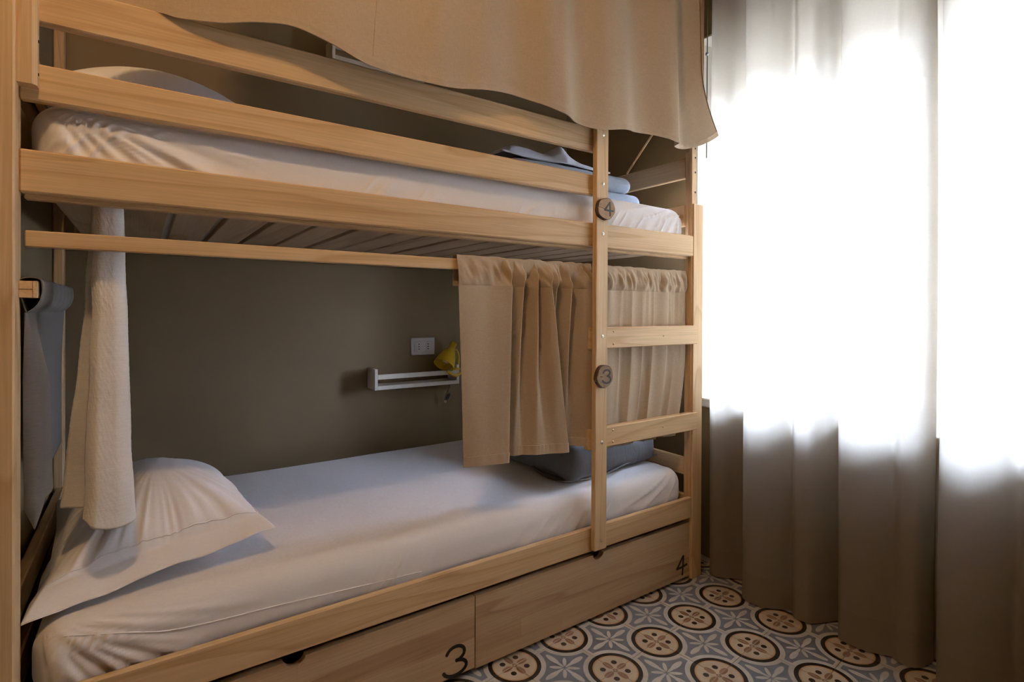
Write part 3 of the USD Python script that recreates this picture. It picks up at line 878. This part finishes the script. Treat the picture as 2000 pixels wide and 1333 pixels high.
# ------------------------------------------------------------------ cloth at the head end
hc = thing('head_curtain', 'grey linen cloth hung on the bar at the head of the lower bunk', 'curtain', (0.01, 0.4, 0.6))
cs = np.array([(0.0065, 1.0000), (0.0230, 1.0215), (0.0262, 1.040), (0.0235, 1.0585), (0.009, 1.0625), (-0.0035, 1.0585), (-0.0052, 1.040), (-0.0015, 1.0215), (0.0045, 1.0000)])
xs = spline(cs, 50)
ys = np.linspace(0.012, 0.55, 60)
P = np.zeros((60, 50, 3))
P[..., 0] = xs[None, :, 0] + 0.0008 * np.sin(ys * 90)[:, None]
P[..., 1] = ys[:, None]
P[..., 2] = xs[None, :, 1] + 0.001 * np.sin(ys * 60)[:, None]
part(hc, 'rod_pocket', grid(P, 0.0016), 'grey_linen', smooth=60)
topc = [(0.0030, 0.012), (0.0048, 0.014), (0.0062, 0.018), (0.008, 0.05), (0.006, 0.15), (0.006, 0.35), (0.006, 0.55)]
midc = [(-0.002, 0.030), (0.010, 0.034), (0.0225, 0.042), (0.027, 0.08), (0.004, 0.17), (0.003, 0.35), (0.000, 0.55)]
botc = [(-0.0015, 0.040), (0.013, 0.040), (0.026, 0.052), (0.033, 0.09), (0.004, 0.19), (0.004, 0.36), (0.000, 0.55)]
rows = []
for k in range(70):
    t = k / 69
    A, B, C = (np.array(q) for q in (topc, midc, botc))
    tt = min(1, t / 0.35)
    ctl = A * (1 - tt) + B * tt if t < 0.35 else B * (1 - (t - .35) / .65) + C * (t - .35) / .65
    xy = splinek(ctl, 70)
    s = np.linspace(0, 1, 70)
    zb = np.interp(s, [0, .17, .33, .5, 1], [0.640, 0.600, 0.655, 0.66, 0.66])
    rows.append(np.column_stack([xy, 0.9995 + (zb - 0.9995) * t]))
part(hc, 'cloth', grid(np.array(rows), 0.0022), 'grey_linen', smooth=60)


# ------------------------------------------------------------------ gathered curtains of the bunks
def folds_to_plan(fl, y_r, y_v):
    """(left, right) ridges -> plan points with valleys between them"""
    pts = []
    for k, (a, b) in enumerate(fl):
        yr = y_r[k] if np.ndim(y_r) else y_r
        yv = y_v[k] if np.ndim(y_v) else y_v
        w = b - a
        pts += [(a, yr + 0.010), (a + 0.35 * w, yr + 0.002), (b - 0.12 * w, yr - 0.002), (b, yr + 0.003), (b + 0.001, yv - 0.006), (b + 0.006, yv)]
    return np.array(pts[:-2])


lc = thing('bunk_curtain', 'tan twill curtain gathered on the lower bunk rail left of the ladder', 'curtain', (1.12, 0.04, 0.57))
A = np.array([(0.880, 0.016), (0.92, 0.014), (0.97, 0.016), (1.02, 0.006), (1.047, -0.004), (1.049, 0.020), (1.050, 0.056),
              (1.060, 0.062), (1.074, 0.040), (1.098, 0.010), (1.102, 0.030), (1.106, 0.052), (1.120, 0.040), (1.145, 0.004), (1.149, 0.025), (1.151, 0.048),
              (1.158, 0.042), (1.172, 0.010), (1.188, -0.006), (1.190, 0.020), (1.192, 0.056), (1.202, 0.046), (1.225, 0.012), (1.228, 0.030), (1.232, 0.056),
              (1.245, 0.040), (1.274, -0.002), (1.277, 0.025), (1.282, 0.058), (1.300, 0.040), (1.335, 0.006), (1.362, 0.000), (1.366, 0.03), (1.378, 0.05)])
B = np.array([(0.902, 0.022), (0.935, 0.012), (0.975, 0.004), (1.010, -0.006), (1.032, -0.008), (1.036, 0.018), (1.038, 0.075),
              (1.052, 0.088), (1.066, 0.060), (1.085, 0.036), (1.100, 0.034), (1.112, 0.034), (1.130, 0.026), (1.152, 0.014), (1.165, 0.010), (1.180, 0.006),
              (1.196, 0.000), (1.222, -0.010), (1.249, -0.016), (1.253, 0.012), (1.252, 0.055), (1.2525, 0.072), (1.2535, 0.080), (1.2545, 0.086), (1.257, 0.090),
              (1.268, 0.072), (1.288, 0.045), (1.300, 0.040), (1.312, 0.034), (1.330, 0.020), (1.352, 0.006), (1.376, -0.002), (1.381, 0.03), (1.384, 0.06)])
for q in (A, B):
    q[:, 1] = np.where(q[:, 1] > 0.02, 0.02 + (q[:, 1] - 0.02) * 1.45, q[:, 1])
NU = 520
ZST, ZTOP, ZHEM = 1.0765, 1.158, 0.574
rows = []
for k in range(90):
    t = k / 89
    tb = t ** 0.9
    xy = splinek(A * (1 - tb) + B * tb, NU)
    z = ZST + (ZHEM - ZST) * t
    zz = np.full(NU, z)
    rows.append(np.column_stack([xy, zz]))
P = np.array(rows)
for a in range(2):
    P[..., a] = gaussian_filter(P[..., a], (2.0, 2.0), mode='nearest')
P[..., 1] += 0.0022 * nz(P, (20, 1, 5), 31)
HN = 84
part(lc, 'panel', grid(P[:HN + 1], 0.0016), 'twill_tan', smooth=70)
hem = P[HN:].copy()
hem[..., 1] -= 0.0006 + 0.0010 * np.abs(np.sin(np.arange(NU) * 0.23))[None, :] * np.linspace(1, 0.2, len(hem))[:, None]
part(lc, 'hem', grid(hem, 0.0034), 'twill_tan_hem', 'stitched hem', smooth=70)


def header(xA, ridgeY, zs, ztop, yb, seed, gather):
    """rod pocket: up the front of the rail from the stitch line, over the top and down behind; ruffled"""
    n = len(xA)
    cs = np.array([(0.0, 0.0), (0.10, -0.3), (0.3, -0.9), (0.5, -1.0), (0.7, -0.85), (0.86, -0.35), (1.0, 0.15)])
    rows = []
    xr = xA
    for k, t in enumerate(np.linspace(0, 1, 34)):
        z = zs + (ztop - zs) * t
        bl = math.sin(math.pi * min(1, t * 1.05)) ** 0.8
        y_rail = 0.0275
        ruff = (nz(np.stack([xr * 46, np.full(n, t * 1.2), 0 * xr], 1), (1, 1, 1), seed) * 0.55 + nz(np.stack([xr * 90 + 2.5 * t, np.full(n, t * 2), 0 * xr], 1), (1, 1, 1), seed + 1) * 0.35)
        y = ridgeY * (1 - t) ** 1.5 + (1 - (1 - t) ** 1.5) * y_rail - 0.007 * bl * (1 - t ** 4) + gather * ruff * bl * 0.027 - (1 - t) * 0
        y = np.minimum(y, y_rail + (0.09 * (1 - t) ** 5))
        rows.append(np.column_stack([xr + 0.004 * gather * bl * nz(np.stack([xr * 30, np.full(n, t * 2), 0 * xr], 1), (1, 1, 1), seed + 4), y, np.full(n, z) + gather * 0.003 * ruff * t]))
    for t in np.linspace(0.1, 1, 14):
        a = t * math.pi * 0.5
        y = 0.0275 + 0.0225 * (1 - math.cos(2 * a)) / 2 + 0 * xr
        z = ztop + 0.002 * math.sin(2 * a) + gather * 0.003 * nz(np.stack([xr * 60, 0 * xr, 0 * xr], 1), (1, 1, 1), seed + 2) * (1 - t * .5)
        rows.append(np.column_stack([xr, y, z]))
    for t in np.linspace(0.1, 1, 12):
        rows.append(np.column_stack([xr, np.full(n, 0.0505) + 0.003 * gather * t * nz(np.stack([xr * 50, 0 * xr + t, 0 * xr], 1), (1, 1, 1), seed + 3), np.full(n, ztop + (zs - 0.002 - ztop) * t)]))
    return np.array(rows)


xh = P[0, :, 0]
gat = np.interp(xh, [0.88, 0.97, 1.06, 1.38], [0.25, 0.5, 1.0, 1.0])
Hh = header(xh, P[0, :, 1], ZST, ZTOP, 0.05, 40, gat)
part(lc, 'rod_pocket', grid(Hh, 0.0016), 'twill_tan', smooth=70)

rc = thing('bunk_curtain', 'tan twill curtain behind the ladder rungs, lit from the window side', 'curtain', (1.62, 0.04, 0.57))
NU = 360
xr = np.linspace(1.384, 1.862, NU)
rows = []
for k in range(80):
    t = k / 79
    x = 1.384 + (xr - 1.384) * (1 - 0.11 * np.clip((t - 0.45) / 0.55, 0, 1) ** 1.5)
    ph = (xr - 1.384) / 0.478
    y = 0.024 + (0.006 + 0.012 * t) * (0.6 * np.sin(ph * 40 + 1.2 * np.sin(ph * 9)) * 0.5 + np.sin(ph * 23 + 2.0 * t)) * 0.8 + 0.004 * nz(np.stack([ph * 26, 0 * ph, 0 * ph + t * 1.5], 1), (1, 1, 1), 51)
    y = np.maximum(y, 0.0245 + 0.004 * np.sin(ph * 31)) + 0.006
    rows.append(np.column_stack([x, y, np.full(NU, 1.0765 + (0.545 - 1.0765) * t)]))
P = np.array(rows)
part(rc, 'panel', grid(P[:75], 0.0014), 'twill_tan', smooth=70)
part(rc, 'hem', grid(P[74:], 0.003), 'twill_tan_hem', smooth=70)
part(rc, 'rod_pocket', grid(header(P[0, :, 0], P[0, :, 1], 1.0765, 1.157, 0.05, 60, np.full(NU, 0.75)), 0.0014), 'twill_tan', smooth=70)

# upper bunk: one wide curtain from a rod above the picture
uc = thing('bunk_curtain', 'wide tan curtain of the upper bunk, hem above the guard rails', 'curtain', (1.0, -0.04, 1.58))
hemX = [0.09, 0.129, 0.20, 0.235, 0.30, 0.371, 0.431, 0.518, 0.613, 0.70, 0.786, 0.90, 1.023, 1.10, 1.151, 1.209, 1.334, 1.45, 1.568, 1.640, 1.690, 1.705, 1.78, 1.86, 1.945]
hemZ = [1.585, 1.590, 1.590, 1.585, 1.590, 1.606, 1.614, 1.599, 1.576, 1.573, 1.574, 1.592, 1.609, 1.598, 1.587, 1.578, 1.569, 1.588, 1.601, 1.593, 1.584, 1.584, 1.592, 1.615, 1.662]
hemY = [0.034, 0.030, 0.014, -0.012, -0.035, -0.045, -0.045, -0.045, -0.05, -0.05, -0.048, -0.040, -0.038, -0.045, -0.052, -0.052, -0.045, -0.050, -0.042, -0.056, -0.068, -0.036, -0.032, -0.042, -0.045]
NU = 480
xx = np.r_[np.linspace(0.09, 1.69, 400), np.linspace(1.691, 1.945, 80)]
hz, hy = PchipInterpolator(hemX, hemZ)(xx), PchipInterpolator(hemX, hemY)(xx)
hy[:400] = gaussian_filter(hy[:400], 6, mode='nearest')
rows = []
NV = 110
for k in range(NV):
    t = k / (NV - 1)
    w = t ** 0.8
    fold = 0.021 * np.sin(xx * 21 + 1.3 * np.sin(xx * 5)) + 0.008 * nz(np.stack([xx * 9, 0 * xx, 0 * xx + 0.6 * t], 1), (1, 1, 1), 71)
    big = 0.012 * np.exp(-((xx - 0.86) / 0.05) ** 2) * t - 0.010 * np.exp(-((xx - 1.20) / 0.03) ** 2) * t - 0.010 * np.exp(-((xx - 1.46) / 0.04) ** 2) * t
    y = -0.030 * (1 - w) + hy * w + fold * (1 - 0.55 * w) + big
    xe = 1.848 + 0.093 * np.clip((t - 0.70) / 0.30, 0, 1) ** 1.8
    x = np.where(xx > 1.69, 1.69 - 0.015 * (1 - t) + (xx - 1.69) / 0.255 * (xe - 1.69 + 0.015 * (1 - t)), xx - 0.015 * (1 - t) * (xx / 1.69) + 0.17 * np.clip(1 - t, 0, 0.5) / 0.5 * np.clip((0.75 - xx) / 0.66, 0, 1))
    y = np.where(xx > 1.69, y + 0.012 * np.sin((xx - 1.69) / 0.255 * 5.0) * (0.4 + 0.6 * t), y)
    rows.append(np.column_stack([x, y, 2.44 + (hz - 2.44) * t]))
P = np.array(rows)
P[..., 1] = np.where((P[..., 0] > 0.21) & (P[..., 2] < 1.63), np.minimum(P[..., 1], -0.004), P[..., 1])
P[..., 1] = gaussian_filter(P[..., 1], (2, 1.5), mode='nearest')
cut = NV - 3
part(uc, 'panel', grid(P[:cut + 1], 0.0016), 'twill_tan', smooth=70)
hem = P[cut:].copy()
hem[..., 1] -= 0.0006 + 0.0012 * np.abs(np.sin(np.arange(NU) * 0.33))[None, :] * np.linspace(1, 0.2, len(hem))[:, None]
part(uc, 'hem', grid(hem, 0.0034), 'twill_tan_hem', 'stitched hem', smooth=70)
part(uc, 'side_hem', tube(P[::2, -1], 0.0028, 6), 'edge_brown', 'darker brown bound edge', smooth=True)
i0 = int(np.argmin(np.abs(P[-1, :, 0] - 0.617)))
part(uc, 'seam', tube(P[20:cut, i0] + np.array([0, -0.0012, 0]), 0.0009, 6), 'twill_tan_hem', 'vertical seam between two widths', smooth=True)

# ------------------------------------------------------------------ window curtains
c1 = [(2.004, 0.006), (1.985, 0.002), (1.965, -0.010), (1.955, -0.030), (1.968, -0.060), (2.005, -0.095), (2.020, -0.130), (1.955, -0.160), (1.905, -0.178), (1.893, -0.205), (1.902, -0.250), (1.935, -0.292), (1.968, -0.322),
      (1.945, -0.338), (1.930, -0.352), (1.934, -0.388), (1.985, -0.420), (2.045, -0.452), (2.030, -0.470), (1.950, -0.474), (1.926, -0.492), (1.930, -0.545), (1.950, -0.590), (1.967, -0.618), (1.955, -0.640),
      (1.962, -0.672), (1.995, -0.688), (2.055, -0.694)]
c2 = [(2.062, -0.655), (2.066, -0.69), (2.040, -0.715), (1.955, -0.728), (1.925, -0.750), (1.915, -0.800), (1.945, -0.850), (1.985, -0.885), (1.960, -0.915), (1.925, -0.95), (1.935, -1.0), (2.02, -1.05), (2.03, -1.09), (1.94, -1.12),
      (1.92, -1.17), (1.98, -1.22), (2.04, -1.26), (1.95, -1.30), (1.92, -1.36), (1.99, -1.42), (2.04, -1.46), (1.95, -1.5), (1.92, -1.56), (1.99, -1.62), (2.03, -1.68), (1.95, -1.74), (1.95, -1.80)]
for ctl, lab in ((c1, 'sheer beige window curtain beside the bed end'), (c2, 'sheer beige window curtain nearest the camera at the right')):
    wc = thing('window_curtain', lab, 'curtain', (1.97, float(np.mean([q[1] for q in ctl])), 0))
    n = 22 * len(ctl)
    bot = spline(ctl, n)
    bot[:, 0] = gaussian_filter(bot[:, 0], 3, mode='nearest')
    bot[:, 1] = gaussian_filter(bot[:, 1], 3, mode='nearest')
    mean = 1.972
    rows = []
    zs_ = np.r_[np.linspace(2.68, 0.12, 60), np.linspace(0.105, 0.006, 8)]
    for z in zs_:
        t = (2.68 - z) / 2.68
        a = 0.62 + 0.38 * t
        x = mean + (bot[:, 0] - mean) * a + 0.004 * nz(np.stack([bot[:, 1] * 14, 0 * bot[:, 1], np.full(n, z * 0.7)], 1), (1, 1, 1), 81)
        y = bot[:, 1] + 0.006 * nz(np.stack([bot[:, 1] * 6, 0 * bot[:, 1], np.full(n, z * 0.8)], 1), (1, 1, 1), 83)
        rows.append(np.column_stack([x, y, np.full(n, z)]))
    P = np.array(rows)
    part(wc, 'panel', grid(P[:61]), 'voile_beige', smooth=True)
    part(wc, 'hem', grid(P[60:]), 'voile_hem', 'double hem along the floor', smooth=True)
tr = thing('curtain_track', 'white ceiling track of the window curtains', 'curtain track', (1.97, -0.85, 2.68))
part(tr, 'track', board(1.955, 1.99, -1.85, 0.10, 2.685, CEIL - 0.0005, 0.003), 'window_white')
cd = thing('blind_cord', 'thin olive pull cord with a pale bead beside the bed post', 'cord', (2.02, 0.066, 1.62))
part(cd, 'cord', tube([(2.03, 0.060, 2.68), (2.03, 0.060, 2.2), (2.03, 0.0605, 1.62)], 0.0022, 6, 20), 'cord_olive', smooth=True)
part(cd, 'bead', orient(trimesh.creation.icosphere(2, 0.0075), (0, 0, 1), (2.03, 0.060, 2.035)), 'white_plastic', smooth=True)


# ------------------------------------------------------------------ wall shelves, lamps and the socket
def rack(x0, z0, label):
    t = thing('wall_shelf', label, 'shelf', (x0 + 0.2, WB - 0.045, z0))
    yf, yb = 0.895, WB
    part(t, 'side_panel', board(x0, x0 + 0.013, yf, yb, z0, z0 + 0.088, 0.001), 'rack_wood')
    part(t, 'side_panel', board(x0 + 0.387, x0 + 0.40, yf, yb, z0, z0 + 0.088, 0.001), 'rack_wood')
    part(t, 'shelf_board', board(x0 + 0.0132, x0 + 0.3868, yf, yb, z0, z0 + 0.017, 0.001), 'rack_wood')
    part(t, 'front_rail', board(x0 + 0.0132, x0 + 0.3868, yf, yf + 0.012, z0 + 0.044, z0 + 0.064, 0.001), 'rack_wood')
    return t


rack(0.972, 0.669, 'pale wooden wall shelf with a front rail above the lower bunk')
rack(0.792, 2.005, 'pale wooden wall shelf above the upper bunk, half hidden by the curtain')


def clip_lamp(dx, dz, label):
    """small yellow desk lamp clipped on the shelf's front rail"""
    o = np.array([dx, 0, dz])
    t = thing('clip_lamp', label, 'lamp', np.array([1.37, 0.92, 0.69]) + o)
    tip, mouth = np.array([1.374, 0.930, 0.852]) + o, np.array([1.303, 0.893, 0.757]) + o
    ax = mouth - tip
    L = np.linalg.norm(ax)
    prof = [(0.0145, 0.0), (0.0150, 0.028), (0.0165, 0.036), (0.024, 0.045), (0.034, 0.066), (0.043, 0.095), (0.0485, L), (0.0470, L), (0.041, 0.094), (0.031, 0.066), (0.020, 0.047), (0.0005, 0.040)]
    part(t, 'shade', orient(lathe([(0.0005, 0.0)] + prof, 40), ax, tip), 'yellow_enamel', smooth=35)
    part(t, 'bulb', orient(lathe([(0.0005, L - 0.012), (0.012, L - 0.016), (0.021, L - 0.030), (0.018, L - 0.048), (0.010, L - 0.066)], 24), ax, tip), 'lamp_inside', smooth=True)
    neck = tip + ax * 0.05 + np.array([0.004, 0.004, 0.006])
    part(t, 'neck', tube([tip + ax * 0.12, (1.400 + dx, 0.935, 0.800 + dz), (1.398 + dx, 0.93, 0.755 + dz), (1.362 + dx, 0.925, 0.722 + dz)], 0.0055, 8, 24), 'yellow_enamel', smooth=True)
    s = np.linspace(0, 1, 20)
    cl = np.stack([1.318 + 0.085 * s, 0.886 - 0 * s, 0.731 - 0.022 * np.sin(s * math.pi)], 1) + o
    part(t, 'clamp', join(tube(cl, 0.0048 + 0.003 * np.sin(s * math.pi), 8), board(1.335 + dx, 1.385 + dx, 0.884, 0.925, 0.713 + dz + 0.0205, 0.742 + dz, 0.003)), 'yellow_enamel', smooth=40)
    return t


clip_lamp(-0.012, 0, 'yellow clip lamp on the shelf above the lower bunk')
clip_lamp(-0.165, 1.336, 'yellow clip lamp on the shelf above the upper bunk')

so = thing('wall_socket', 'white double wall socket above the lower shelf', 'socket', (1.228, WB, 0.84))
part(so, 'plate', board(1.170, 1.287, WB - 0.010, WB, 0.801, 0.881, 0.004), 'white_plastic')
part(so, 'outlet_frame', board(1.186, 1.271, WB - 0.0125, WB - 0.009, 0.816, 0.864, 0.001), 'white_plastic')
for x in (1.206, 1.251):
    ou = part(so, 'outlet', board(x - 0.0105, x + 0.0105, WB - 0.0145, WB - 0.012, 0.817, 0.863, 0.0008), 'white_plastic')
    for z in (0.851, 0.840, 0.829):
        part(ou, 'hole', orient(lathe([(0.0001, 0.0004), (0.0026, 0.0004), (0.0026, -0.001)], 12), (0, -1, 0), (x, WB - 0.0145, z)), 'dark_hole')
pg = thing('lamp_plug', 'grey lamp cord with an unplugged plug dangling below the shelf', 'plug', (1.345, 0.95, 0.59))
part(pg, 'cord', tube([(1.355, 0.955, 0.668), (1.352, 0.953, 0.645), (1.343, 0.95, 0.632), (1.336, 0.95, 0.618), (1.328, 0.95, 0.600), (1.330, 0.95, 0.588), (1.340, 0.95, 0.596)], 0.0024, 6, 40), 'cord_grey', smooth=True)
part(pg, 'plug_body', orient(lathe([(0.0001, 0.0), (0.007, 0.001), (0.010, 0.010), (0.010, 0.024), (0.0055, 0.034), (0.0001, 0.035)], 16), (0.55, 0, 0.83), (1.336, 0.95, 0.588)), 'cord_grey', smooth=40)
part(pg, 'pins', join(*[tube([(1.334 + q, 0.95, 0.590), (1.325 + q, 0.95, 0.576)], 0.0017, 6) for q in (-0.004, 0.001, 0.006)]), 'screw_steel', smooth=True)
